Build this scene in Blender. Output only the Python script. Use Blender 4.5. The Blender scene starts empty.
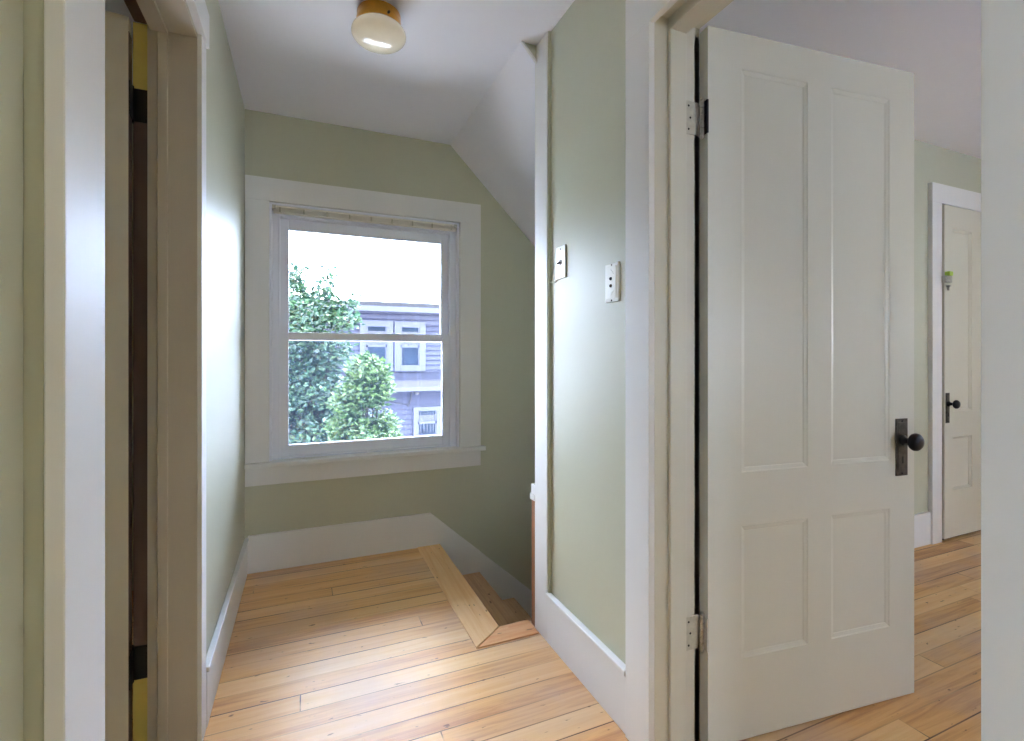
import bpy, bmesh, math, random
from math import sin, cos, radians, pi
from mathutils import Vector, Matrix
random.seed(7)
scn = bpy.context.scene
COL = scn.collection

# ------------------------------------------------------------------ camera
YAW = radians(23.0); FPX = 488.0; CZ = 1.11; HORIZON = 356.0
cd = bpy.data.cameras.new('camera'); cam = bpy.data.objects.new('camera', cd); COL.objects.link(cam)
cam.location = (0, 0, CZ); cam.rotation_euler = (pi/2, 0, -YAW)
cd.sensor_width = 36; cd.lens = FPX/1024*36; cd.shift_y = -(370.5-HORIZON)/1024
cd.clip_start = 0.02; cd.clip_end = 400
scn.camera = cam
def P(u, v, Y):
    r = (u-512)/FPX
    dx, dy = r*cos(YAW)+sin(YAW), -r*sin(YAW)+cos(YAW)
    s = Y/dy
    return Vector((dx*s, Y, CZ-(v-HORIZON)/FPX*s))

# ------------------------------------------------------------------ world, sun, window light
w = bpy.data.worlds.new('sky'); scn.world = w; w.use_nodes = True
nt = w.node_tree; nt.nodes.clear()
N = nt.nodes.new; L = nt.links.new
out = N('ShaderNodeOutputWorld'); bg = N('ShaderNodeBackground'); tc = N('ShaderNodeTexCoord')
mp = N('ShaderNodeMapping'); mp.inputs['Scale'].default_value = (1, 1, 1.6); mp.inputs['Location'].default_value = (0.35, 0.1, 0.2)
no = N('ShaderNodeTexNoise'); no.inputs['Scale'].default_value = 2.2; no.inputs['Detail'].default_value = 6; no.inputs['Roughness'].default_value = .5
cr = N('ShaderNodeValToRGB'); cr.color_ramp.elements[0].position = .44; cr.color_ramp.elements[1].position = .60
cr.color_ramp.elements[0].color = (.56, .71, 1.0, 1); cr.color_ramp.elements[1].color = (.88, .92, 1.0, 1)
L(tc.outputs['Generated'], mp.inputs[0]); L(mp.outputs[0], no.inputs['Vector']); L(no.outputs[0], cr.inputs[0])
L(cr.outputs[0], bg.inputs[0]); L(bg.outputs[0], out.inputs[0])
bg.inputs[1].default_value = 15.0
sd = bpy.data.lights.new('sun', 'SUN'); sd.energy = 22; sd.angle = radians(3); sd.color = (1, .97, .92)
so = bpy.data.objects.new('sun', sd); COL.objects.link(so); so.rotation_euler = (radians(4), radians(27), 0)
# daylight also enters through openings added to the unseen outer walls, built below
scn.view_settings.view_transform = 'Standard'; scn.view_settings.look = 'None'
scn.view_settings.gamma = 1; scn.view_settings.use_curve_mapping = False
scn.view_settings.exposure = 1.3
scn.cycles.max_bounces = 10; scn.cycles.diffuse_bounces = 6; scn.cycles.glossy_bounces = 5; scn.cycles.transparent_max_bounces = 16
scn.cycles.caustics_reflective = False; scn.cycles.caustics_refractive = False
scn.cycles.sample_clamp_indirect = 4
scn.cycles.use_denoising = True

# ------------------------------------------------------------------ materials
def srgb(r, g, b):
    f = lambda c: (c/255/12.92) if c/255 <= .04045 else ((c/255+.055)/1.055)**2.4
    return (f(r), f(g), f(b), 1)
def mat(name, col, rough=.5, metal=0, spec=.5, bump=0, bscale=30, var=0, vscale=3, coat=0, bdist=.002, stretch=(1, 1, 1)):
    m = bpy.data.materials.new(name); m.use_nodes = True
    t = m.node_tree; b = t.nodes['Principled BSDF']
    b.inputs['Base Color'].default_value = col; b.inputs['Roughness'].default_value = rough
    b.inputs['Metallic'].default_value = metal; b.inputs['Specular IOR Level'].default_value = spec
    if coat: b.inputs['Coat Weight'].default_value = coat; b.inputs['Coat Roughness'].default_value = rough*.6
    c = t.nodes.new('ShaderNodeTexCoord'); mpp = t.nodes.new('ShaderNodeMapping'); mpp.inputs['Scale'].default_value = stretch
    t.links.new(c.outputs['Object'], mpp.inputs[0])
    if var:
        n = t.nodes.new('ShaderNodeTexNoise'); n.inputs['Scale'].default_value = vscale; n.inputs['Detail'].default_value = 5
        t.links.new(mpp.outputs[0], n.inputs['Vector'])
        mr = t.nodes.new('ShaderNodeMapRange'); mr.inputs[1].default_value = .3; mr.inputs[2].default_value = .7
        mr.inputs[3].default_value = 1-var; mr.inputs[4].default_value = 1+var
        t.links.new(n.outputs[0], mr.inputs[0])
        mx = t.nodes.new('ShaderNodeVectorMath'); mx.operation = 'SCALE'; mx.inputs[0].default_value = col[:3]
        t.links.new(mr.outputs[0], mx.inputs['Scale']); t.links.new(mx.outputs[0], b.inputs['Base Color'])
    if bump:
        n = t.nodes.new('ShaderNodeTexNoise'); n.inputs['Scale'].default_value = bscale; n.inputs['Detail'].default_value = 4
        t.links.new(mpp.outputs[0], n.inputs['Vector'])
        bp = t.nodes.new('ShaderNodeBump'); bp.inputs['Strength'].default_value = bump; bp.inputs['Distance'].default_value = bdist
        t.links.new(n.outputs[0], bp.inputs['Height']); t.links.new(bp.outputs[0], b.inputs['Normal'])
    return m
M = {}
M['wall'] = mat('sage_wall_paint', srgb(191, 192, 171), .46, spec=.45, coat=.06, bump=.35, bscale=22, bdist=.002, var=.02)
M['ceiling'] = mat('white_ceiling_paint', srgb(242, 243, 255), .6, bump=.2, bscale=8, var=.015)
M['yellow'] = mat('yellow_room_paint', srgb(214, 196, 110), .6, bump=.2)
M['trim'] = mat('white_trim_paint', srgb(230, 230, 230), .5, spec=.3, bump=.2, bscale=60, bdist=.001, var=.015, stretch=(1, 1, .12))
M['door'] = mat('cream_door_paint', srgb(212, 209, 195), .36, bump=.12, bscale=60, bdist=.001, var=.02, stretch=(1, 1, .12))
M['beige'] = mat('beige_frame_paint', srgb(192, 186, 174), .4, bump=.3, bscale=60, bdist=.001, var=.03, stretch=(1, 1, .12))
M['vinyl'] = mat('white_vinyl', srgb(238, 241, 252), .3)
M['brown'] = mat('bare_brown_wood', srgb(86, 66, 58), .6, var=.25, vscale=12, stretch=(1, 1, .15), bump=.3)
M['black_iron'] = mat('black_iron', srgb(30, 29, 32), .4, metal=.7, bump=.4, bscale=120, bdist=.0006)
M['bronze'] = mat('aged_bronze', srgb(82, 76, 68), .38, metal=.75, var=.3, vscale=60, bump=.6, bscale=150, bdist=.0006)
M['nickel'] = mat('worn_nickel', srgb(190, 188, 180), .3, metal=.8, var=.2, vscale=80)
M['paintedmetal'] = mat('painted_over_metal', srgb(196, 192, 176), .4, metal=.2, var=.1, vscale=60, bump=.5, bscale=140, bdist=.0006)
M['dark'] = mat('dark_recess', srgb(38, 36, 34), .8)
M['plate'] = mat('ivory_plastic', srgb(232, 232, 222), .3)
M['brass'] = mat('polished_brass', srgb(205, 150, 62), .3, metal=1, var=.1, vscale=30)
M['blind'] = mat('cream_blind_slat', srgb(236, 232, 222), .5)
M['fresh'] = mat('lime_plastic', srgb(176, 206, 70), .4)
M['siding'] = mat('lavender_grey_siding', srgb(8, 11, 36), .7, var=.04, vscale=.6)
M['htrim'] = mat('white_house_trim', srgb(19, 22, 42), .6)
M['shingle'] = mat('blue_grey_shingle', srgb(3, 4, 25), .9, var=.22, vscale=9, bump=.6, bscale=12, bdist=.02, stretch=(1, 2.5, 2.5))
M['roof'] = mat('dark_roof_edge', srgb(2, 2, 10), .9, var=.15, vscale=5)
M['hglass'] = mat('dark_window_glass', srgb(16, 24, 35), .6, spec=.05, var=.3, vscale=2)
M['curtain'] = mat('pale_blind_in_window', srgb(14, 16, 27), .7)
M['bark'] = mat('tree_bark', srgb(18, 14, 12), .9, var=.3, vscale=5, bump=.8, bdist=.02)
M['bounce_ground'] = mat('pale_bounce_surface', srgb(232, 230, 226), .9, var=.08, vscale=1)
M['base'] = mat('unseen_plaster', srgb(190, 190, 185), .8)

def leafmat(name, cols):
    m = bpy.data.materials.new(name); m.use_nodes = True; t = m.node_tree; b = t.nodes['Principled BSDF']
    g = t.nodes.new('ShaderNodeNewGeometry'); r = t.nodes.new('ShaderNodeValToRGB')
    r.color_ramp.elements[0].color = cols[0]; r.color_ramp.elements[1].color = cols[-1]
    for i, c in enumerate(cols[1:-1]):
        e = r.color_ramp.elements.new((i+1)/(len(cols)-1)); e.color = c
    t.links.new(g.outputs['Random Per Island'], r.inputs[0]); t.links.new(r.outputs[0], b.inputs['Base Color'])
    b.inputs['Roughness'].default_value = .6
    tr = t.nodes.new('ShaderNodeBsdfTranslucent'); t.links.new(r.outputs[0], tr.inputs[0])
    mx = t.nodes.new('ShaderNodeMixShader'); mx.inputs[0].default_value = .3
    o = t.nodes['Material Output']
    t.links.new(b.outputs[0], mx.inputs[1]); t.links.new(tr.outputs[0], mx.inputs[2]); t.links.new(mx.outputs[0], o.inputs[0])
    return m
M['leaf_dark'] = leafmat('teal_green_leaves', [srgb(4, 29, 28), srgb(15, 44, 33), srgb(29, 57, 38), srgb(43, 67, 37)])
M['leaf_light'] = leafmat('yellow_green_leaves', [srgb(22, 48, 23), srgb(39, 63, 23), srgb(54, 75, 29)])

def glassmat(name, tint, gloss=.08):
    m = bpy.data.materials.new(name); m.use_nodes = True; t = m.node_tree; t.nodes.clear()
    o = t.nodes.new('ShaderNodeOutputMaterial'); tr = t.nodes.new('ShaderNodeBsdfTransparent'); tr.inputs[0].default_value = tint
    gl = t.nodes.new('ShaderNodeBsdfGlossy'); gl.inputs['Roughness'].default_value = .02
    fr = t.nodes.new('ShaderNodeFresnel'); fr.inputs[0].default_value = 1.45
    mx = t.nodes.new('ShaderNodeMixShader')
    t.links.new(fr.outputs[0], mx.inputs[0]); t.links.new(tr.outputs[0], mx.inputs[1]); t.links.new(gl.outputs[0], mx.inputs[2]); t.links.new(mx.outputs[0], o.inputs[0])
    return m
M['glass'] = glassmat('window_glass', (.97, .985, 1, 1))
def screenmat():
    m = bpy.data.materials.new('insect_screen_mesh'); m.use_nodes = True; t = m.node_tree; t.nodes.clear()
    o = t.nodes.new('ShaderNodeOutputMaterial'); tr = t.nodes.new('ShaderNodeBsdfTransparent'); df = t.nodes.new('ShaderNodeBsdfDiffuse')
    df.inputs[0].default_value = srgb(150, 170, 225); tl = t.nodes.new('ShaderNodeBsdfTranslucent'); tl.inputs[0].default_value = srgb(170, 195, 250)
    a = t.nodes.new('ShaderNodeMixShader'); a.inputs[0].default_value = .6; b = t.nodes.new('ShaderNodeMixShader'); b.inputs[0].default_value = .006
    t.links.new(df.outputs[0], a.inputs[1]); t.links.new(tl.outputs[0], a.inputs[2])
    t.links.new(tr.outputs[0], b.inputs[1]); t.links.new(a.outputs[0], b.inputs[2]); t.links.new(b.outputs[0], o.inputs[0])
    return m
M['screen'] = screenmat()

def globemat():
    m = mat('alabaster_globe_glass', srgb(236, 228, 208), .18, spec=.6, var=.05, vscale=14, coat=.5)
    b = m.node_tree.nodes['Principled BSDF']
    b.inputs['Emission Color'].default_value = (1, .93, .8, 1); b.inputs['Emission Strength'].default_value = .05
    b.inputs['Subsurface Weight'].default_value = .0
    return m
M['globe'] = globemat()

def woodmat(name, light, mid, dark, boards=True, width=.083, rough=.40, along='x'):
    m = bpy.data.materials.new(name); m.use_nodes = True; t = m.node_tree; b = t.nodes['Principled BSDF']; n = t.nodes.new; l = t.links.new
    c = n('ShaderNodeTexCoord'); mpp = n('ShaderNodeMapping')
    if along == 'y': mpp.inputs['Rotation'].default_value = (0, 0, pi/2)
    l(c.outputs['Object'], mpp.inputs[0])
    br = n('ShaderNodeTexBrick'); br.offset = 0; br.offset_frequency = 2; br.squash = 1
    br.inputs['Color1'].default_value = (0, 0, 0, 1); br.inputs['Color2'].default_value = (1, 1, 1, 1); br.inputs['Mortar'].default_value = (.5, .5, .5, 1)
    br.inputs['Scale'].default_value = 1; br.inputs['Mortar Size'].default_value = .0021; br.inputs['Mortar Smooth'].default_value = .15
    br.inputs['Brick Width'].default_value = 2.7; br.inputs['Row Height'].default_value = width; br.inputs['Bias'].default_value = 0
    sx = n('ShaderNodeSeparateXYZ'); l(mpp.outputs[0], sx.inputs[0])
    dv = n('ShaderNodeMath'); dv.operation = 'DIVIDE'; dv.inputs[1].default_value = width; l(sx.outputs['Y'], dv.inputs[0])
    fl = n('ShaderNodeMath'); fl.operation = 'FLOOR'; l(dv.outputs[0], fl.inputs[0])
    wn0 = n('ShaderNodeTexWhiteNoise'); wn0.noise_dimensions = '1D'; l(fl.outputs[0], wn0.inputs['W'])
    of = n('ShaderNodeMath'); of.operation = 'MULTIPLY_ADD'; of.inputs[1].default_value = 5.4; l(wn0.outputs['Value'], of.inputs[0]); l(sx.outputs['X'], of.inputs[2])
    cx = n('ShaderNodeCombineXYZ'); l(of.outputs[0], cx.inputs['X']); l(sx.outputs['Y'], cx.inputs['Y'])
    l(cx.outputs[0], br.inputs['Vector'])
    # grain, shifted per board
    m2 = n('ShaderNodeMapping'); m2.inputs['Scale'].default_value = (1.3, 26, 1)
    ad = n('ShaderNodeVectorMath'); ad.operation = 'ADD'
    sc = n('ShaderNodeVectorMath'); sc.operation = 'SCALE'; sc.inputs['Scale'].default_value = 7
    l(br.outputs['Color'], sc.inputs[0]); l(mpp.outputs[0], m2.inputs[0]); l(m2.outputs[0], ad.inputs[0]); l(sc.outputs[0], ad.inputs[1])
    g = n('ShaderNodeTexNoise'); g.inputs['Scale'].default_value = 1.6; g.inputs['Detail'].default_value = 7; g.inputs['Roughness'].default_value = .62; g.inputs['Distortion'].default_value = .7
    l(ad.outputs[0], g.inputs['Vector'])
    # board tone + grain
    ma = n('ShaderNodeMath'); ma.operation = 'MULTIPLY_ADD'; ma.inputs[1].default_value = .34 if boards else .1
    mb = n('ShaderNodeMath'); mb.operation = 'MULTIPLY_ADD'; mb.inputs[1].default_value = .75; mb.inputs[2].default_value = -.05
    l(g.outputs[0], mb.inputs[0]); l(br.outputs['Color'], ma.inputs[0]); l(mb.outputs[0], ma.inputs[2])
    r = n('ShaderNodeValToRGB'); r.color_ramp.elements[0].position = .22; r.color_ramp.elements[1].position = .80
    r.color_ramp.elements[0].color = light; r.color_ramp.elements[1].color = dark
    e = r.color_ramp.elements.new(.55); e.color = mid
    l(ma.outputs[0], r.inputs[0])
    # worn, greyed traffic patches
    wn = n('ShaderNodeTexNoise'); wn.inputs['Scale'].default_value = 1.7; wn.inputs['Detail'].default_value = 6; l(c.outputs['Object'], wn.inputs['Vector'])
    wr = n('ShaderNodeMapRange'); wr.inputs[1].default_value = .45; wr.inputs[2].default_value = .68; wr.inputs[3].default_value = 0; wr.inputs[4].default_value = .65 if boards else .1
    l(wn.outputs[0], wr.inputs[0])
    mx = n('ShaderNodeMix'); mx.data_type = 'RGBA'; mx.inputs['B'].default_value = srgb(190, 166, 154)
    l(wr.outputs[0], mx.inputs['Factor']); l(r.outputs[0], mx.inputs['A'])
    # dark knots, nail holes and dings
    kn = n('ShaderNodeTexNoise'); kn.inputs['Scale'].default_value = 1; kn.inputs['Detail'].default_value = 2
    m3 = n('ShaderNodeMapping'); m3.inputs['Scale'].default_value = (22, 60, 1); l(mpp.outputs[0], m3.inputs[0]); l(m3.outputs[0], kn.inputs['Vector'])
    kr = n('ShaderNodeMapRange'); kr.inputs[1].default_value = .69; kr.inputs[2].default_value = .74; kr.inputs[3].default_value = 0; kr.inputs[4].default_value = .75
    l(kn.outputs[0], kr.inputs[0])
    mk = n('ShaderNodeMix'); mk.data_type = 'RGBA'; mk.inputs['B'].default_value = srgb(92, 58, 40); l(kr.outputs[0], mk.inputs['Factor']); l(mx.outputs['Result'], mk.inputs['A'])
    last = mk.outputs['Result']
    if boards:
        # open seams, darker in some runs than others
        sn = n('ShaderNodeTexNoise'); sn.inputs['Scale'].default_value = 1; m4 = n('ShaderNodeMapping'); m4.inputs['Scale'].default_value = (1.6, 9, 1)
        l(mpp.outputs[0], m4.inputs[0]); l(m4.outputs[0], sn.inputs['Vector'])
        sr = n('ShaderNodeMapRange'); sr.inputs[1].default_value = .42; sr.inputs[2].default_value = .62; sr.inputs[3].default_value = .15; sr.inputs[4].default_value = 1
        l(sn.outputs[0], sr.inputs[0])
        mu = n('ShaderNodeMath'); mu.operation = 'MULTIPLY'; l(br.outputs['Fac'], mu.inputs[0]); l(sr.outputs[0], mu.inputs[1])
        mm = n('ShaderNodeMix'); mm.data_type = 'RGBA'; mm.inputs['B'].default_value = srgb(66, 42, 34); l(mu.outputs[0], mm.inputs['Factor']); l(last, mm.inputs['A'])
        last = mm.outputs['Result']
        bp = n('ShaderNodeBump'); bp.inputs['Strength'].default_value = .5; bp.inputs['Distance'].default_value = .002; bp.invert = True
        l(mu.outputs[0], bp.inputs['Height'])
        b2 = n('ShaderNodeBump'); b2.inputs['Strength'].default_value = .12; b2.inputs['Distance'].default_value = .002
        l(g.outputs[0], b2.inputs['Height']); l(bp.outputs[0], b2.inputs['Normal']); l(b2.outputs[0], b.inputs['Normal'])
    l(last, b.inputs['Base Color'])
    rr = n('ShaderNodeMapRange'); rr.inputs[3].default_value = rough-.07; rr.inputs[4].default_value = rough+.12; l(wn.outputs[0], rr.inputs[0]); l(rr.outputs[0], b.inputs['Roughness'])
    b.inputs['Specular IOR Level'].default_value = .6; b.inputs['Specular IOR Level'].default_value = .36
    return m
M['floor'] = woodmat('worn_pine_boards', srgb(238, 200, 144), srgb(222, 170, 110), srgb(172, 110, 66))
M['nosing'] = woodmat('pale_pine_nosing', srgb(240, 200, 146), srgb(222, 164, 104), srgb(166, 96, 54), boards=False, along='y')
M['return'] = woodmat('orange_pine_nosing', srgb(230, 180, 130), srgb(216, 148, 96), srgb(170, 98, 56), boards=False)
M['tread'] = woodmat('brown_worn_tread', srgb(208, 169, 126), srgb(176, 134, 99), srgb(119, 85, 62), boards=False, along='y')
M['orange'] = mat('unpainted_orange_pine', srgb(150, 100, 66), .5, var=.2, vscale=10, stretch=(1, 1, .1))

# ------------------------------------------------------------------ mesh helpers
class MB:
    def __init__(s): s.bm = bmesh.new()
    def box(s, x0, x1, y0, y1, z0, z1, bevel=0):
        b = bmesh.new()
        bmesh.ops.create_cube(b, size=1, matrix=Matrix.Translation(((x0+x1)/2, (y0+y1)/2, (z0+z1)/2)) @ Matrix.Diagonal((abs(x1-x0), abs(y1-y0), abs(z1-z0), 1)))
        if bevel: bmesh.ops.bevel(b, geom=b.edges[:], offset=bevel, segments=2, affect='EDGES', profile=.6)
        s.add(b); return s
    def add(s, b):
        me = bpy.data.meshes.new('t'); b.to_mesh(me); b.free(); s.bm.from_mesh(me); bpy.data.meshes.remove(me)
    def prism(s, pts, axis, a0, a1):
        """closed polygon in the two axes other than `axis`, extruded along it"""
        b = bmesh.new()
        def v(p, a):
            return {'x': (a, p[0], p[1]), 'y': (p[0], a, p[1]), 'z': (p[0], p[1], a)}[axis]
        A = [b.verts.new(v(p, a0)) for p in pts]; B = [b.verts.new(v(p, a1)) for p in pts]
        n = len(pts); b.faces.new(A); b.faces.new(B[::-1])
        for i in range(n): b.faces.new((A[i], B[i], B[(i+1) % n], A[(i+1) % n]))
        bmesh.ops.recalc_face_normals(b, faces=b.faces[:]); s.add(b); return s
    def lathe(s, prof, mtx=None, seg=32):
        b = bmesh.new(); rings = []
        for r, z in prof:
            if r < 1e-6: rings.append([b.verts.new((0, 0, z))])
            else: rings.append([b.verts.new((r*cos(2*pi*i/seg), r*sin(2*pi*i/seg), z)) for i in range(seg)])
        for R0, R1 in zip(rings, rings[1:]):
            for i in range(seg):
                j = (i+1) % seg
                f = [R0[i % len(R0)], R0[j % len(R0)], R1[j % len(R1)], R1[i % len(R1)]]
                f2 = []
                for q in f:
                    if q not in f2: f2.append(q)
                if len(f2) > 2: b.faces.new(f2)
        bmesh.ops.recalc_face_normals(b, faces=b.faces[:])
        if mtx is not None: bmesh.ops.transform(b, matrix=mtx, verts=b.verts[:])
        s.add(b); return s
    def tube(s, pts, rad, seg=8):
        pts = [Vector(p) for p in pts]; b = bmesh.new(); rings = []
        for i, p in enumerate(pts):
            d = (pts[min(i+1, len(pts)-1)]-pts[max(i-1, 0)]).normalized()
            a = d.orthogonal().normalized(); c = d.cross(a)
            rr = rad[i] if isinstance(rad, (list, tuple)) else rad
            rings.append([b.verts.new(p+a*rr*cos(2*pi*k/seg)+c*rr*sin(2*pi*k/seg)) for k in range(seg)])
        # keep the rings aligned
        for A, B in zip(rings, rings[1:]):
            best = min(range(seg), key=lambda o: sum((A[k].co-B[(k+o) % seg].co).length for k in range(seg)))
            B[:] = B[best:]+B[:best]
            for k in range(seg): b.faces.new((A[k], A[(k+1) % seg], B[(k+1) % seg], B[k]))
        b.faces.new(rings[0][::-1]); b.faces.new(rings[-1])
        bmesh.ops.recalc_face_normals(b, faces=b.faces[:]); s.add(b); return s
    def build(s, name, m, parent=None, smooth=False, bevel=0):
        me = bpy.data.meshes.new(name); s.bm.to_mesh(me); s.bm.free(); me.materials.append(m)
        if smooth:
            for p in me.polygons: p.use_smooth = True
        o = bpy.data.objects.new(name, me); COL.objects.link(o)
        if parent is not None: o.parent = parent
        if bevel:
            md = o.modifiers.new('bevel', 'BEVEL'); md.width = bevel; md.segments = 2; md.limit_method = 'ANGLE'
        return o
def tag(o, label, cat, group=None, kind=None):
    o['label'] = label; o['category'] = cat
    if group: o['group'] = group
    if kind: o['kind'] = kind
    return o
def empty(name, loc=(0, 0, 0), rz=0):
    o = bpy.data.objects.new(name, None); COL.objects.link(o); o.location = loc; o.rotation_euler = (0, 0, rz); o.empty_display_size = .1
    return o

# ------------------------------------------------------------------ the shell
XL, XP, YF, H = -.282, .88, 2.825, 2.37     # left wall, stair partition, far wall, ceiling
WELLX, WELLY = .726, 1.855
# floor
f = MB()
f.box(-3.3, WELLX, -3.4, WELLY, -.03, 0); f.box(-3.3, WELLX, WELLY, YF+.1, -.03, 0); f.box(WELLX, 5.0, -3.4, 1.82, -.03, 0); f.box(WELLX, 1.2, 1.82, WELLY, -.03, 0)
tag(f.build('floor', M['floor']), 'worn honey pine floorboards running across the hall and the room beyond', 'floor', kind='structure')
# ceiling
c = MB(); c.box(-3.5, 5.2, -3.7, 1.79, H, H+.15); c.box(-3.5, .798, 1.79, 3.0, H, H+.15); c.box(.798, 5.2, 1.79, 3.0, H+.1, H+.15)
tag(c.build('ceiling', M['ceiling']), 'flat white painted ceiling over the hall and the room beyond', 'ceiling', kind='structure')
c = MB(); c.prism([(.798, H), (3.3, H-2.5), (3.3, H+.1), (.798, H+.1)], 'y', 1.79, YF+.02)
tag(c.build('ceiling_slope', M['ceiling']), 'white sloped ceiling coming down over the stairwell beside the window', 'ceiling', kind='structure')
# far wall with the window opening
WX0, WX1, WZ0, WZ1 = -.17, .854, .56, 1.91
g = MB(); g.box(-3.4, WX0, YF, YF+.16, -3, H+.1); g.box(WX1, 5, YF, YF+.16, -3, H+.1); g.box(WX0, WX1, YF, YF+.16, -3, WZ0); g.box(WX0, WX1, YF, YF+.16, WZ1, H+.1)
tag(g.build('wall_far', M['wall']), 'sage green end wall holding the window', 'wall', kind='structure')
# left wall with a door opening
LY0, LY1, LZ = .868, 1.625, 2.025
LW = XL-.135
g = MB(); g.box(LW, XL, .75, LY0, 0, H); g.box(LW, XL, LY1+.012, YF, 0, H); g.box(LW, XL, LY0, LY1+.012, LZ, H)
g.box(LW, XL-.02, -.95, .75, 0, H)  # unseen rear stretch, lengthened to block direct light from the back opening
tag(g.build('wall_left', M['wall'], bevel=.004), 'glossy sage green left wall with a doorway in it', 'wall', kind='structure')
# right partition with a door opening
RY0, RY1, RZ = .245, 1.075, 2.02
g = MB(); g.box(XP, XP+.14, RY1+.012, 1.80, 0, H); g.box(XP, XP+.14, RY0, RY1+.012, RZ+.04, H); g.box(XP, XP+.14, -3.4, RY0-.012, 0, H)
tag(g.build('wall_right', M['wall']), 'sage green partition wall with the two switch plates and the big doorway', 'wall', kind='structure')
# wall between the right room and the stair
g = MB(); g.box(XP+.14, 5, 1.70, 1.80, 0, H); g.box(XP, 5, 1.80, 1.82, -.03, H)
tag(g.build('wall_right_room', M['wall']), 'sage green back wall of the room behind the open door', 'wall', kind='structure')
# stairwell below the floor
g = MB(); g.box(-.3, .70, 1.7, YF, -3, -.031); g.box(3.3, 3.5, 1.83, YF, -3, H); g.box(1.2, 3.3, 1.83, WELLY-.002, -3, -.031); g.box(.7, 3.5, 1.6, YF, -3.1, -3); g.box(.70, 1.2, 1.6, WELLY-.01, -3, -.031)
tag(g.build('wall_stairwell', M['base']), 'plaster walls of the stairwell under the floor', 'wall', kind='structure')
# near doorway end on the right
g = MB(); g.box(.592, XP, .095, .235, 0, H)
tag(g.build('wall_near', M['wall']), 'wall stub beside the camera at the right edge', 'wall', kind='structure')
g = MB(); g.box(.572, .592, .085, .245, 0, H-.001, .002)
tag(g.build('trim_1', M['trim']), 'pale painted doorway edge filling the right margin', 'door trim', kind='structure')
# unseen outer walls of the neighbouring rooms, openings added to feed light in
def holed_x(mb, x0, x1, y0, y1, wy0, wy1, wz0, wz1):
    mb.box(x0, x1, y0, wy0, 0, H); mb.box(x0, x1, wy1, y1, 0, H); mb.box(x0, x1, wy0, wy1, 0, wz0); mb.box(x0, x1, wy0, wy1, wz1, H)
def holed_y(mb, x0, x1, y0, y1, wx0, wx1, wz0, wz1):
    mb.box(x0, wx0, y0, y1, 0, H); mb.box(wx1, x1, y0, y1, 0, H); mb.box(wx0, wx1, y0, y1, 0, wz0); mb.box(wx0, wx1, y0, y1, wz1, H)
g = MB(); holed_x(g, 4.8, 4.95, -2.4, 1.82, -.25, .15, 1.1, 1.7)
tag(g.build('wall_east', M['wall']), 'sage outer wall of the right room, outside the picture', 'wall', kind='structure')
g = MB(); holed_y(g, XP+.14, 4.95, -2.45, -2.3, 2.5, 3.1, .9, 1.6)
tag(g.build('wall_south', M['wall']), 'sage wall of the right room opposite the far door, with an added light opening', 'wall', kind='structure')
g = MB(); holed_y(g, -3.2, 1.1, -3.45, -3.3, -3.0, -1.7, .15, 2.2); g.box(-3.2, -3.05, -3.3, -.95, 0, H); g.box(-3.2, LW, -.95, -.8, 0, H)
tag(g.build('wall_back', M['wall']), 'sage wall at the hall end behind the camera', 'wall', kind='structure')
g = MB(); holed_x(g, -3.2, -3.05, -.3, 2.9, .9, 1.2, 1.2, 1.5); g.box(-3.2, LW, -.3, -.2, 0, H); g.box(-3.05, -2.9+1.9, 2.5, 2.6, 0, H)
tag(g.build('wall_left_room', M['yellow']), 'yellow walls of the room behind the left door', 'wall', kind='structure')

# ------------------------------------------------------------------ baseboards
def bb(name, pts_boxes, label):
    m = MB()
    for b in pts_boxes: m.box(*b)
    return tag(m.build(name, M['trim'], bevel=.003), label, 'baseboard', kind='structure')
bb('baseboard_left', [(XL, XL+.014, 1.695, YF, 0, .165), (XL, XL+.020, 1.695, YF, .165, .182)], 'white baseboard along the left wall by the window')
m = MB(); m.prism([(XL+.014, 0), (.60, 0), (.745, -.03), (.745, -.2), (3.2, -2.36), (3.2, -2.05), (.677, .192), (XL+.014, .192)], 'y', YF-.016, YF)
tag(m.build('baseboard_far', M['trim'], bevel=.002), 'white board under the window turning down along the stairs', 'baseboard', kind='structure')
bb('baseboard_right', [(XP-.016, XP, 1.181, 1.69, 0, .175), (XP-.023, XP, 1.181, 1.69, .175, .192)], 'tall white baseboard below the two switch plates')
bb('baseboard_right_room', [(XP+.14, 3.398, 1.684, 1.70, 0, .19)], 'white baseboard in the far room beside the far door')

# ------------------------------------------------------------------ door trims
# left opening
m = MB(); m.box(XL, XL+.02, .741, LY0, 0, LZ+.10, .002); m.box(XL, XL+.02, LY0, LY1+.07, LZ, LZ+.10, .002); m.box(XL, XL+.012, LY1, LY1+.07, 0, LZ, .002)
o = tag(m.build('trim_2', M['trim']), 'white casing boards round the left doorway', 'door trim', kind='structure')
m = MB(); m.box(LW+.019, XL, LY1, LY1+.012, 0, LZ); m.box(LW+.027, XL, LY0, LY1, LZ-.012, LZ); m.box(-.375, -.350, LY1-.010, LY1, 0, LZ-.012, .003); m.box(LW+.027, -.350, LY0, LY1-.01, LZ-.022, LZ-.012)
m.build('jamb', M['beige'], o)
m = MB(); m.box(LW-.016, LW+.019, LY1+.010, LY1+.02, 0, .222); m.box(LW-.016, LW+.019, LY1+.010, LY1+.02, 1.843, LZ)
r = m.build('rebate', M['yellow'], o); r['label'] = 'yellow painted hinge rebate'
m = MB(); m.box(LW-.015, LW+.019, LY1+.008, LY1+.019, .222, 1.843); m.box(LW-.01, LW+.027, LY0, LY1, LZ-.004, LZ+.02)
r = m.build('rebate', M['brown'], o); r['label'] = 'bare brown hinge rebate'
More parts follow.
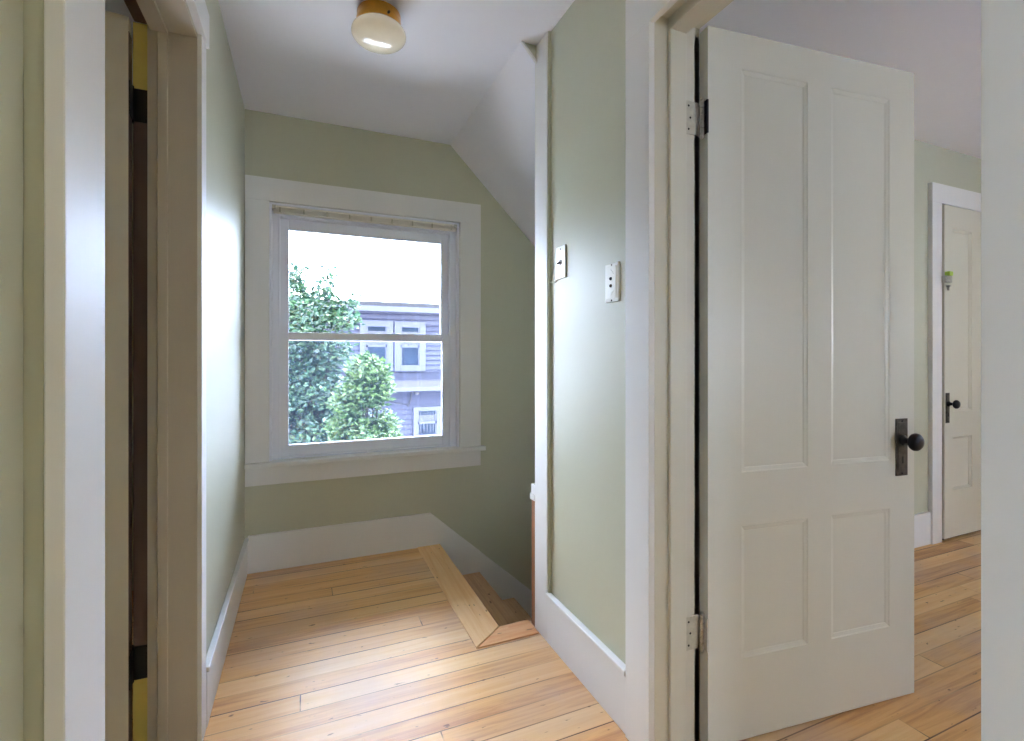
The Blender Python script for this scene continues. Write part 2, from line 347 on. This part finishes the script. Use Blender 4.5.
# right opening
m = MB(); m.box(XP-.02, XP, RY1, 1.181, 0, RZ, .002); m.box(XP-.02, XP, RY0-.1, 1.181, RZ, RZ+.125, .002); m.box(XP-.02, XP, RY0+.001, RY0-.1, 0, RZ, .002)
o = tag(m.build('trim_3', M['trim']), 'white casing round the large doorway, right of the switch plates', 'door trim', kind='structure')
m = MB(); m.box(XP, 1.038, RY1, RY1+.012, 0, RZ+.035); m.box(XP, 1.038, RY0-.012, RY0, 0, RZ+.035); m.box(XP, 1.038, RY0, RY1, RZ+.025, RZ+.04)
m.box(.925, .982, RY1-.011, RY1, 0, RZ, .003); m.box(.925, .982, RY0, RY0+.011, 0, RZ, .003); m.box(.925, .982, RY0, RY1, RZ-.01, RZ+.025, .003)
m.build('jamb', M['door'], o)
m = MB(); m.box(1.02, 1.038, RY1, RY1+.012, 0, RZ); m.box(1.02, 1.04, RY1+.012, 1.18, 0, RZ+.12)
m.build('inner_casing', M['trim'], o)
# corner board where the partition stops at the stairs
m = MB(); m.box(XP-.015, XP+.005, 1.69, 1.80, 0, H-.0, .003)
o = tag(m.build('trim_4', M['trim']), 'tall white corner board where the partition meets the stairwell', 'corner trim', kind='structure')
m = MB(); m.box(XP-.012, XP+.02, 1.802, 1.836, 0, .515)
r = m.build('newel_strip', M['orange'], o); r['label'] = 'unpainted orange pine strip'
m = MB(); m.box(XP-.016, XP+.02, 1.802, 1.846, .515, .54, .003); m.box(XP-.014, XP+.02, 1.80, 1.838, .54, .58, .003)
m.build('cap', M['trim'], o)

m = MB(); m.box(XP-.011, XP, 1.683, 1.690, .192, H-.001); q = m.build('edge_shade', M['wall'], o); q['label'] = 'sage strip painted as shade along the edge of the corner board'  # wall-coloured strip paints shade onto the board's near edge
m = MB(); m.prism([(.806, H-.001), (XP-.016, H-.001), (XP-.016, H-.062)], 'y', 1.784, 1.7895); q = m.build('slope_end_sheet', M['wall'], o); q['label'] = 'small sage triangle where the slope meets the flat ceiling'  # wall-coloured triangle laid over the white end face of the ceiling slope
m = MB(); m.prism([(.796, H-.001), (.806, H-.001), (XP-.016, H-.062), (XP-.016, H-.074)], 'y', 1.779, 1.7895); m.build('slope_end_edge', M['trim'], o)

# ------------------------------------------------------------------ stairs
st = tag(empty('staircase', (WELLX, WELLY, 0)), 'narrow brown wooden stairs descending to the right below the window', 'stairs')
off = Vector((WELLX, WELLY, 0))
def sp(mb, name, m, **k):
    o = mb.build(name, m, st, **k); o.matrix_parent_inverse = Matrix.Translation(-off); return o
m = MB(); m.prism([(.598, 1.754), (WELLX+.006, WELLY), (WELLX+.006, YF-.016), (.598, YF-.016)], 'z', -.028, .006)
o = sp(m, 'nosing', M['nosing'], bevel=.003); o['label'] = 'pale pine nosing board at the stair top'
m = MB(); m.prism([(.603, 1.754), (.862, 1.754), (.862, WELLY+.006), (WELLX+.006, WELLY+.002)], 'z', -.028, .0045)
o = sp(m, 'nosing', M['return'], bevel=.002); o['label'] = 'short orange nosing return board'
RUN, RISE = .228, .2
for k in range(9):
    x = WELLX+k*RUN; z = -RISE*(k+1)
    m = MB(); m.box(x-.012, x+.0, WELLY, YF-.016, z, z+RISE-.03 if k else z+RISE-.03); sp(m, 'riser', M['tread'])
    m = MB(); m.box(x, x+RUN+.025, WELLY, YF-.016, z-.03, z); sp(m, 'tread', M['tread'], bevel=.006)

# ------------------------------------------------------------------ window
wn = empty('window_1', ((WX0+WX1)/2, YF, WZ0)); tag(wn, 'white double-hung window in the end wall looking onto the neighbouring house', 'window', kind='structure')
wi = Matrix.Translation(-Vector(wn.location))
def wp(mb, name, m, parent=None, **k):
    o = mb.build(name, m, parent or wn, **k)
    if parent is None: o.matrix_parent_inverse = wi
    return o
m = MB(); zt = WZ1
m.box(XL+.002, WX0, YF-.02, YF, WZ0, zt, .002); m.box(WX1, .985, YF-.02, YF, WZ0, zt, .002); m.box(XL+.002, .985, YF-.02, YF, zt, zt+.12, .002)
wp(m, 'casing', M['trim'])
m = MB(); m.box(XL+.002, 1.01, YF-.045, YF+.05, WZ0-.022, WZ0+.004, .004); wp(m, 'stool', M['trim'])
m = MB(); m.box(XL+.002, .985, YF-.018, YF, WZ0-.115, WZ0-.022, .002); wp(m, 'apron', M['trim'])
# jamb liners
yj0, yj1 = YF-.002, YF+.16
m = MB(); m.box(WX0, WX0+.012, yj0, yj1, WZ0, WZ1); m.box(WX1-.012, WX1, yj0, yj1, WZ0, WZ1); m.box(WX0, WX1, yj0, yj1, WZ1-.012, WZ1); m.box(WX0, WX1, YF+.03, yj1, WZ0-.02, WZ0+.012)
m.box(WX0+.012, WX0+.045, YF+.035, YF+.14, WZ0, WZ1); m.box(WX1-.045, WX1-.012, YF+.035, YF+.14, WZ0, WZ1); m.box(WX0+.012, WX1-.012, YF+.035, YF+.14, WZ1-.06, WZ1-.012)
m.box(WX0+.040, WX0+.050, YF+.028, YF+.036, WZ0, WZ1); m.box(WX1-.050, WX1-.040, YF+.028, YF+.036, WZ0, WZ1)
wp(m, 'frame', M['vinyl'], bevel=.002)
SX0, SX1 = WX0+.045, WX1-.045
def sash(y0, y1, z0, z1, top, bot, name):
    m = MB(); m.box(SX0, SX0+.045, y0, y1, z0, z1); m.box(SX1-.045, SX1, y0, y1, z0, z1)
    m.box(SX0+.045, SX1-.045, y0, y1, z1-top, z1); m.box(SX0+.045, SX1-.045, y0, y1, z0, z0+bot)
    o = wp(m, name, M['vinyl'], bevel=.003)
    g = MB(); g.box(SX0+.045, SX1-.045, (y0+y1)/2-.002, (y0+y1)/2+.002, z0+bot, z1-top)
    g.build('glass', M['glass'], o)
    return o
us = sash(YF+.085, YF+.115, 1.195, WZ1-.06, .055, .042, 'upper_sash')
ls = sash(YF+.05, YF+.08, WZ0+.012, 1.238, .042, .06, 'lower_sash')
m = MB(); m.box(SX0+.01, SX1-.01, YF+.132, YF+.134, WZ0+.02, 1.21); wp(m, 'insect_screen', M['screen'])

# collapsed mini blind at the window head
bl = tag(empty('window_blind', (WX0, YF, WZ1)), 'raised cream mini blind bunched at the top of the window', 'blind')
bi = Matrix.Translation(-Vector(bl.location))
def bp_(mb, name, m, **k):
    o = mb.build(name, m, bl, **k); o.matrix_parent_inverse = bi; return o
m = MB(); m.box(WX0+.014, WX1-.014, YF+.001, YF+.03, WZ1-.024, WZ1-.013, .002); bp_(m, 'headrail', M['blind'])
m = MB()
for k in range(6):
    z = WZ1-.0255-k*.0030
    m.box(WX0+.018, WX1-.018, YF-.001+(k % 2)*.0012, YF+.027, z-.0012, z)
bp_(m, 'slats', M['blind'])
m = MB(); m.box(WX0+.018, WX1-.018, YF, YF+.026, WZ1-.050, WZ1-.044, .002); bp_(m, 'bottom_rail', M['blind'])
for k in range(9):
    x = WX0+.05+k*(WX1-WX0-.1)/8
    m = MB(); m.box(x-.004, x+.004, YF-.004, YF-.002, WZ1-.046, WZ1-.022); bp_(m, 'ladder_tape', M['paintedmetal'])
for nm, x in (('bracket', WX0+.013), ('bracket', WX1-.03)):
    m = MB(); m.box(x, x+.017, YF-.004, YF+.031, WZ1-.034, WZ1-.012, .001); o = bp_(m, nm, M['nickel'])

# ------------------------------------------------------------------ doors
def panel_leaf(W, Z0, Z1, T, panels, m_, parent, mould=.012, depth=.006, raised=True):
    """leaf in local coordinates: x along width, front face at y=-T, back at y=0; recessed panels on both faces"""
    xs = sorted({0, W, *[p[0] for p in panels], *[p[1] for p in panels]}); zs = sorted({Z0, Z1, *[p[2] for p in panels], *[p[3] for p in panels]})
    b = bmesh.new(); cache = {}
    def V(x, y, z):
        k = (round(x, 5), round(y, 5), round(z, 5))
        if k not in cache: cache[k] = b.verts.new(k)
        return cache[k]
    def inp(x, z): return any(p[0] < x < p[1] and p[2] < z < p[3] for p in panels)
    for side in (-T, 0):
        d = depth if side < 0 else -depth
        for i in range(len(xs)-1):
            for j in range(len(zs)-1):
                if not inp((xs[i]+xs[i+1])/2, (zs[j]+zs[j+1])/2):
                    b.faces.new((V(xs[i], side, zs[j]), V(xs[i+1], side, zs[j]), V(xs[i+1], side, zs[j+1]), V(xs[i], side, zs[j+1])))
        for (a0, a1, c0, c1) in panels:
            steps = [(0, 0), (.003, d*.35), (mould, d*.75), (mould+.002, d), (mould+.022, d)]
            prev = None
            for (ins, dd) in steps:
                ring = [(a0+ins, c0+ins), (a1-ins, c0+ins), (a1-ins, c1-ins), (a0+ins, c1-ins)]
                rv = [V(x, side+dd, z) for x, z in ring]
                if prev:
                    for k in range(4): b.faces.new((prev[k], prev[(k+1) % 4], rv[(k+1) % 4], rv[k]))
                prev = rv
            b.faces.new(prev)
    for i in range(len(xs)-1):
        for z in (Z0, Z1): b.faces.new((V(xs[i], -T, z), V(xs[i+1], -T, z), V(xs[i+1], 0, z), V(xs[i], 0, z)))
    for j in range(len(zs)-1):
        for x in (0, W): b.faces.new((V(x, -T, zs[j]), V(x, -T, zs[j+1]), V(x, 0, zs[j+1]), V(x, 0, zs[j])))
    bmesh.ops.recalc_face_normals(b, faces=b.faces[:])
    o = MB(); o.bm.free(); o.bm = b
    return o.build('leaf', m_, parent)
def knob_mesh(d=.057, stand=.052):
    r = d/2
    return [(0, 0), (.017, 0), (.017, .006), (.010, .010), (.008, .022), (.010, .028), (r*.62, .029), (r*.9, .033), (r, .039), (r*.96, .046), (r*.75, .052), (r*.35, .055), (0, .056)]
def handle(parent, x, yface, zc, h, wdt, sgn, knobz, m_, d=.057):
    m = MB(); y0, y1 = sorted((yface, yface+sgn*.004)); m.box(x-wdt/2, x+wdt/2, y0, y1, zc-h/2, zc+h/2, .0012)
    y0, y1 = sorted((yface+sgn*.004, yface+sgn*.0055)); m.box(x-wdt/2+.006, x+wdt/2-.006, y0, y1, zc-h/2+.012, zc+h/2-.012, .0006)
    pl = m.build('escutcheon', m_, parent)
    k = MB(); k.box(x-.0035, x+.0035, *sorted((yface+sgn*.0055, yface+sgn*.0062)), zc-h*.28, zc-h*.16, .0002); q = k.build('keyhole', M['dark'], pl)
    for zz in (zc-h/2+.008, zc+h/2-.008):
        k = MB(); k.lathe([(0, .002), (.003, .0015), (.0035, 0)], Matrix.Translation((x, yface+sgn*.004, zz)) @ Matrix.Rotation(sgn*-pi/2, 4, 'X'), 12); k.build('screw', M['black_iron'], pl)
    k = MB(); k.lathe(knob_mesh(d), Matrix.Translation((x, yface+sgn*.004, knobz)) @ Matrix.Rotation(-sgn*pi/2, 4, 'X'), 32)
    kb = k.build('knob', M['black_iron'], parent, smooth=True)
    return pl, kb
# door 1: the large white four panel door on the right
D1 = tag(empty('door_1', (1.046, 1.082, 0), radians(-6.3)), 'large white four-panel door standing open, bronze plate and black knob', 'door', kind='structure')
T1, W1 = .036, .803
panel_leaf(W1, .006, 2.038, T1, [(.115, .358, .24, .62), (.450, .693, .24, .62), (.115, .358, .775, 1.935), (.450, .693, .775, 1.935)], M['door'], D1)
handle(D1, .743, -T1, .815, .185, .050, -1, .838, M['bronze'])
handle(D1, .743, 0, .815, .185, .043, 1, .838, M['bronze'])
m = MB(); m.box(W1-.0005, W1+.002, -T1+.008, -.008, .76, .87); m.build('latch_plate', M['bronze'], D1)
def hinge(D, z, h, mleaf, mdoor, knuckle, lab=None, jamb=True, angle=0):
    k = MB(); n = 5; r = .0062
    for i in range(n):
        z0 = z-h/2+i*h/n; k.lathe([(0, z0+.001), (r, z0+.001), (r, z0+h/n-.001), (0, z0+h/n-.001)], Matrix.Translation((-.007, -.019, 0)), 14)
    for s in (-1, 1): k.lathe([(0, z+s*h/2), (.0055, z+s*h/2), (.0065, z+s*(h/2+.005)), (.0035, z+s*(h/2+.011)), (0, z+s*(h/2+.013))], Matrix.Translation((-.007, -.019, 0)), 14)
    hg = k.build('hinge', knuckle, D, smooth=False)
    m = MB(); m.box(-.0030, -.0003, -T1, -.002, z-h/2, z+h/2, .0004); m.box(-.004, .0012, -T1-.0015, -T1+.004, z-h/2, z+h/2, .0004); lf = m.build('door_leaf_plate', mdoor, hg)
    return hg
for z, a in ((1.784, M['black_iron']), (.326, M['paintedmetal'])):
    hg = hinge(D1, z, .094, M['paintedmetal'], a, M['nickel'])
    # plate on the jamb, in the jamb's own direction
    m = MB(); m.box(.989, 1.036, RY1-.0022, RY1-.0002, z-.047, z+.047, .0006)
    p = m.build('jamb_leaf_plate', M['paintedmetal'], hg)
    p.matrix_parent_inverse = (Matrix.Translation(D1.location) @ Matrix.Rotation(radians(-6.3), 4, 'Z')).inverted()
    for dz, dx in ((-.033, .008), (0, .014), (.033, .008)):
        q = MB(); q.lathe([(0, .0012), (.0028, .0008), (.0032, 0)], Matrix.Translation((.989+dx, RY1-.0022, z+dz)) @ Matrix.Rotation(pi/2, 4, 'X'), 10)
        qq = q.build('screw_jamb', M['dark'], hg); qq.matrix_parent_inverse = p.matrix_parent_inverse.copy(); qq.name = 'screw'
# door 2: left room door, opened away
D2 = tag(empty('door_2', (LW-.016, LY1-.003, 0), radians(180+5)), 'beige door opened into the yellow room at left, its brown edge showing', 'door', kind='structure')
# local x runs away from the hall; front (hall) face must point to -Y: mirror by building with face on +y
T2, W2 = .038, .735
o = panel_leaf(W2, .008, 2.008, T2, [(.11, .31, .24, .62), (.39, .59, .24, .62), (.11, .31, .775, 1.86), (.39, .59, .775, 1.86)], M['door'], D2)
o.location = (0, T2, 0)
m = MB(); m.box(-.0015, .0, .001, T2-.001, .01, 1.97); q = m.build('hinge_edge', M['brown'], D2); q['label'] = 'bare brown hinge edge'
m = MB(); m.box(.61, .65, T2, T2+.004, .72, .905, .001); m.build('escutcheon', M['bronze'], D2)
m = MB(); m.lathe(knob_mesh(), Matrix.Translation((.63, T2+.004, .84)) @ Matrix.Rotation(-pi/2, 4, 'X'), 24); m.build('knob', M['black_iron'], D2, smooth=True)
D2i = (Matrix.Translation(D2.location) @ Matrix.Rotation(radians(185), 4, 'Z')).inverted()
for z in (1.796, .27):
    m = MB(); m.box(-.0042, -.0015, .002, T2+.001, z-.045, z+.045, .0005)
    hg = m.build('hinge', M['black_iron'], D2)
    m = MB(); m.box(LW-.013, LW+.018, LY1+.0045, LY1+.0075, z-.045, z+.045, .0005); q = m.build('jamb_plate', M['black_iron'], hg); q.matrix_parent_inverse = D2i.copy()
    m = MB(); m.lathe([(0, z-.05), (.0055, z-.05), (.0055, z+.05), (0, z+.05)], Matrix.Translation((LW-.017, LY1+.004, 0)), 12); q = m.build('pin', M['black_iron'], hg); q.matrix_parent_inverse = D2i.copy()
# door 3: closed door in the far room
DX = 3.505; W3 = .68
D3 = tag(empty('door_3', (DX, 1.698, 0)), 'closed white panel door seen beyond the open one, in the far room', 'door', kind='structure')
o = panel_leaf(W3, .02, 2.012, .03, [(.085, .295, .30, .62), (.385, .595, .30, .62), (.085, .295, .775, 1.875), (.385, .595, .775, 1.875)], M['door'], D3, depth=.012)
o.location = (0, 0, 0)
handle(D3, .028, -.03, .80, .18, .036, -1, .825, M['bronze'], .052)
bolt = MB(); bolt.box(-.03, .035, -.052, -.030, 1.545, 1.585, .002); o = bolt.build('slide_bolt', M['nickel'], D3)
m = MB(); m.lathe([(0, 0), (.011, 0), (.012, .006), (.006, .01), (.006, .03), (0, .03)], Matrix.Translation((.016, -.042, 1.53)) @ Matrix.Rotation(pi, 4, 'X'), 14); q = m.build('bolt_pull', M['nickel'], o)
m = MB(); m.box(.0, .04, -.055, -.030, 1.587, 1.612, .004); q = m.build('bolt_cover', M['fresh'], o); q['label'] = 'lime green piece'
m = MB(); m.box(-.105, -.008, -.024, 0, 0, 2.02, .002); m.box(-.105, W3+.13, -.024, 0, 2.02, 2.135, .002); m.box(W3+.008, W3+.13, -.024, 0, 0, 2.02, .002)
q = tag(m.build('trim_5', M['trim']), 'white casing round the closed far-room door', 'door trim', kind='structure'); q.location = (DX, 1.70, 0)
m = MB(); m.box(-.008, W3+.008, -.006, -.0, 0, .018); m.box(-.008, 0, -.006, 0, 0, 2.02); m.box(0, W3, -.006, 0, 2.012, 2.02); s = m.build('gap', M['dark'], q); s['label'] = 'dark gap round the door'

# ------------------------------------------------------------------ switch plates
def switch(name, y, z, label, ornate):
    t = tag(empty(name, (XP, y, z)), label, 'light switch')
    m = MB(); m.box(-.006, 0, -.036, .036, -.060, .060, .0025)
    if ornate: m.box(-.0085, -.006, -.026, .026, -.050, .050, .0015)
    m.build('plate', M['plate'], t)
    xf = -.0085 if ornate else -.006
    if ornate:
        for zz in (.012, -.010):
            k = MB(); k.lathe([(0, .0045), (.004, .004), (.0052, 0)], Matrix.Translation((xf, 0, zz)) @ Matrix.Rotation(-pi/2, 4, 'Y'), 16); k.build('push_button', M['dark'], t)
        for s in (-1, 1):
            k = MB(); k.prism([(-.014, s*.026), (.014, s*.026), (0, s*.042)], 'x', xf-.0012, xf); k.build('relief', M['plate'], t)
    else:
        k = MB(); k.lathe([(0, .003), (.009, .003), (.0105, 0)], Matrix.Translation((xf, 0, 0)) @ Matrix.Rotation(-pi/2, 4, 'Y'), 20); c_ = k.build('collar', M['bronze'], t)
        k = MB(); k.tube([(xf-.002, 0, 0), (xf-.014, 0, -.007)], .003, 8); k.build('toggle', M['dark'], t)
    for zz in ((-.049, .049) if not ornate else (-.055, .055)):
        k = MB(); k.lathe([(0, .0012), (.0028, .0008), (.0032, 0)], Matrix.Translation((-.006, 0, zz)) @ Matrix.Rotation(-pi/2, 4, 'Y'), 12); k.build('screw', M['dark'], t)
    return t
s1 = switch('light_switch', 1.598, 1.458, 'ivory switch plate with one round dark toggle, next to the corner board', False)
s2 = switch('light_switch', 1.270, 1.337, 'ivory switch plate with dark push buttons, next to the door casing', True)
m = MB(); m.tube([(XP-.004, 1.622, 1.398), (XP-.008, 1.640, 1.388), (XP-.008, 1.660, 1.393), (XP-.003, 1.690, 1.397)], .0022, 6)
tag(m.build('wire_stub', M['plate'], smooth=True), 'short pale wire running from under the toggle switch to the corner board', 'wire')

# ------------------------------------------------------------------ ceiling lamp
lx, ly = .251, 1.842
lamp = tag(empty('ceiling_lamp', (lx, ly, H)), 'round alabaster glass ceiling lamp on a brass ring', 'ceiling lamp')
m = MB(); m.lathe([(0, 0), (.070, 0), (.076, -.004), (.078, -.010), (.078, -.030), (.080, -.034), (.080, -.052), (.074, -.056), (0, -.056)], None, 48); ring = m.build('fitter_ring', M['brass'], lamp, smooth=True)
md = ring.modifiers.new('split', 'EDGE_SPLIT'); md.split_angle = radians(35)
for k in range(3):
    a = radians(-75+120*k)
    m = MB(); m.lathe([(0, .012), (.004, .011), (.005, .006), (.003, .0), (0, 0)], Matrix.Translation((.0795*cos(a), .0795*sin(a), -.043)) @ Matrix.Rotation(a, 4, 'Z') @ Matrix.Rotation(pi/2, 4, 'Y'), 12); m.build('thumb_screw', M['bronze'], lamp)
prof = [(.066, -.045)]
for i in range(0, 19):
    a = radians(45-i*(135/18)); prof.append((.098*cos(a) if a > -pi/2+.01 else 0, -.078+.042*sin(a)))
m = MB(); m.lathe(prof, None, 48); m.build('globe', M['globe'], lamp, smooth=True)

# ------------------------------------------------------------------ outdoors
HY = 14.0
hs = empty('neighbouring_house', P(400, 420, HY).xy.to_3d()); tag(hs, 'lavender clapboard house with white trim seen through the window', 'house')
hi = Matrix.Translation(-Vector(hs.location))
def hp(mb, name, m, parent=None, **k):
    o = mb.build(name, m, parent or hs, **k)
    if parent is None: o.matrix_parent_inverse = hi
    return o
GZ = -4.6
def hz(v, u=415): return P(u, v, HY).z
HX0, HX1 = -5.0, 6.5
zE = hz(313); zS0, zS1 = hz(388), hz(371)
m = MB()
def courses(m, x0, x1, z0, z1, y, h=.14):
    n = int((z1-z0)/h)+1
    for k in range(n):
        a = z0+k*h; b_ = min(a+h, z1)
        if b_-a < .01: continue
        m.prism([(y-.055, a), (y-.004, b_), (y+.1, b_), (y+.1, a)], 'x', x0, x1)
courses(m, HX0, HX1, zS1-.1, zE+.1, HY); courses(m, HX0, HX1, GZ, zS0, HY)
m.box(HX0, HX1, HY+.1, HY+8, GZ, zE+.1)
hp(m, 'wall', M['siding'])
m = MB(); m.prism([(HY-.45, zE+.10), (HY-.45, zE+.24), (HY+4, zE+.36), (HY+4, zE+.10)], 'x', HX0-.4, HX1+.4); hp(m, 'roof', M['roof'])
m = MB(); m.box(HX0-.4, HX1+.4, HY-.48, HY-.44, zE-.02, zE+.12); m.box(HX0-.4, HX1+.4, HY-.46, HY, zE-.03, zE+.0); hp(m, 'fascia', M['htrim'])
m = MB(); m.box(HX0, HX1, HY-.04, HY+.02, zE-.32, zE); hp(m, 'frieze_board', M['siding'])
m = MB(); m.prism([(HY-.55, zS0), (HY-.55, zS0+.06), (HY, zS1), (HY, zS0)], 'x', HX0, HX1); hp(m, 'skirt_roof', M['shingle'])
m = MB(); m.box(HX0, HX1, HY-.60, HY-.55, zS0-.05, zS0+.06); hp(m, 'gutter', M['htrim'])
def hwin(u0, u1, v0, v1, casing, curtain_top):
    a, b_ = P(u0, v0, HY), P(u1, v1, HY); x0, x1, z1, z0 = a.x, b_.x, a.z, b_.z
    c_ = casing
    m = MB(); m.box(x0-c_, x0, HY-.10, HY, z0-c_, z1+c_); m.box(x1, x1+c_, HY-.10, HY, z0-c_, z1+c_); m.box(x0, x1, HY-.10, HY, z1, z1+c_); m.box(x0, x1, HY-.12, HY, z0-c_, z0)
    zm = (z0+z1)/2; m.box(x0, x1, HY-.085, HY-.05, zm-.035, zm+.035); m.box(x0, x0+.04, HY-.085, HY-.05, z0, z1); m.box(x1-.04, x1, HY-.085, HY-.05, z0, z1)
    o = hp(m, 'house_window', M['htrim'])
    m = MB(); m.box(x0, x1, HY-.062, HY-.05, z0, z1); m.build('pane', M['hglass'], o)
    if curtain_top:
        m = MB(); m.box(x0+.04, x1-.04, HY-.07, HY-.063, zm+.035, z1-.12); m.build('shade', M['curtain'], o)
        if curtain_top == 2:
            m = MB()
            for k in range(1, 6): m.box(x0+k*(x1-x0)/6-.012, x0+k*(x1-x0)/6+.012, HY-.073, HY-.063, z0+.04, z1-.04)
            m.build('bars', M['curtain'], o)
hwin(366, 386.5, 326.5, 365, .17, 1); hwin(400, 419, 327.5, 365, .17, 1); hwin(417, 436, 411, 433, .12, 2)
m = MB(); q = P(412, 393, HY); m.tube([(q.x, HY-.05, zS0-.05), (q.x-.05, HY-.05, hz(398)), (q.x-.12, HY-.05, hz(406))], .02, 6); m.tube([P(386, 400, HY)-Vector((0, .05, 0)), P(395, 403, HY)-Vector((0, .05, 0)), P(408, 404, HY)-Vector((0, .05, 0))], .012, 6); hp(m, 'cable', M['roof'])
m = MB(); q = P(416, 392, HY); m.lathe([(0, .09), (.05, .08), (.09, 0), (.03, -.07), (0, -.08)], Matrix.Translation((q.x, HY-.10, q.z)), 14); hp(m, 'outdoor_light', M['roof'])

m = MB(); m.box(-40, 40, YF+.6, 80, GZ-.2, GZ)  # unseen ground, coloured pale to bounce daylight up to the hall ceiling
tag(m.build('ground', M['bounce_ground']), 'unseen ground below the window, made pale to bounce light indoors', 'ground', kind='structure')

def foliage(name, blobs, n, size, m_, parent, inv):
    vs, fs = [], []
    tot = sum(b[3]*b[4]*b[3] for b in blobs)
    for (u, v, Y, rx, rz) in blobs:
        c0 = P(u, v, Y); dep = (c0-Vector((0, 0, CZ))).length; k = FPX/(c0.x*sin(YAW)+c0.y*cos(YAW))
        ax, az = rx/k, rz/k
        for _ in range(int(n*rx*rz*rx/tot)):
            while True:
                d = Vector((random.uniform(-1, 1), random.uniform(-1, 1), random.uniform(-1, 1)))
                if d.length <= 1: break
            d = d*(1+.15*random.random()) if d.length > .5 else d*1.5
            p = c0+Vector((d.x*ax, d.y*ax, d.z*az))
            s = size*random.uniform(.55, 1.25)
            q = Matrix.Rotation(random.uniform(0, 2*pi), 3, 'Z') @ Matrix.Rotation(random.gauss(0, .8), 3, 'X') @ Matrix.Rotation(random.gauss(-.3, .6), 3, 'Y')
            o = len(vs)
            for a in ((0, 0, 0), (s*.45, s*.24, s*.05), (s, 0, -s*.06), (s*.45, -s*.24, s*.05)): vs.append(p+q @ Vector(a))
            fs.append((o, o+1, o+2, o+3))
    me = bpy.data.meshes.new(name); me.from_pydata(vs, [], fs); me.materials.append(m_)
    o = bpy.data.objects.new(name, me); COL.objects.link(o); o.parent = parent; o.matrix_parent_inverse = inv
    return o
def tree(name, label, blobs, n, size, m_, bx, by):
    t = tag(empty(name, (bx, by, GZ)), label, 'tree'); inv = Matrix.Translation((-bx, -by, -GZ))
    foliage('foliage', blobs, n, size, m_, t, inv)
    m = MB()
    top = Vector((bx+.15, by, -.6)); m.tube([(bx, by, GZ), (bx+.05, by, GZ+1.6), (bx-.05, by+.05, GZ+3.2), top], [.09, .07, .045, .02], 10)
    o = m.build('trunk', M['bark'], t); o.matrix_parent_inverse = inv
    m = MB()
    for (u, v, Y, rx, rz) in blobs:
        c0 = P(u, v, Y); m.tube([(bx, by, GZ+2.6+random.random()), (c0.x*.5+bx*.5, c0.y*.5+by*.5, c0.z*.6+(GZ+3)*.4), c0+Vector((0, 0, .2))], [.03, .018, .006], 6)
    o = m.build('branches', M['bark'], t); o.matrix_parent_inverse = inv
    return t
dark = [(285, 292, 8.6, 22, 24), (297, 278, 8.6, 8, 16), (328, 285, 8.4, 9, 17), (318, 305, 8.4, 18, 18), (345, 312, 8.6, 15, 14), (354, 298, 8.7, 6, 8), (300, 320, 8.2, 26, 20), (340, 322, 8.4, 20, 10),
        (280, 345, 8.5, 30, 26), (325, 352, 8.6, 26, 20), (300, 385, 8.6, 34, 28), (335, 400, 8.8, 26, 24), (262, 400, 8.6, 36, 36), (320, 432, 8.6, 34, 22), (368, 440, 8.8, 28, 20), (300, 455, 8.8, 44, 26), (375, 425, 8.9, 22, 14), (240, 340, 8.8, 36, 46), (340, 456, 8.5, 40, 16), (385, 456, 8.6, 22, 12)]
b0 = P(300, 400, 8.6)
tree('leafy_tree', 'tall blue-green leafy tree filling the left side of the window view', dark, 26000, .12, M['leaf_dark'], b0.x, b0.y)
light = [(368, 372, 6.5, 20, 14), (380, 388, 6.5, 13, 14), (362, 392, 6.5, 18, 14), (350, 408, 6.5, 14, 12), (366, 360, 6.5, 8, 7), (374, 402, 6.55, 12, 9), (338, 402, 6.55, 8, 8), (350, 428, 6.5, 20, 12), (384, 424, 6.5, 12, 10), (366, 442, 6.5, 32, 14)]
b1 = P(366, 400, 6.5)
tree('young_tree', 'smaller yellow-green tree in front of the neighbouring house', light, 9000, .085, M['leaf_light'], b1.x, b1.y)
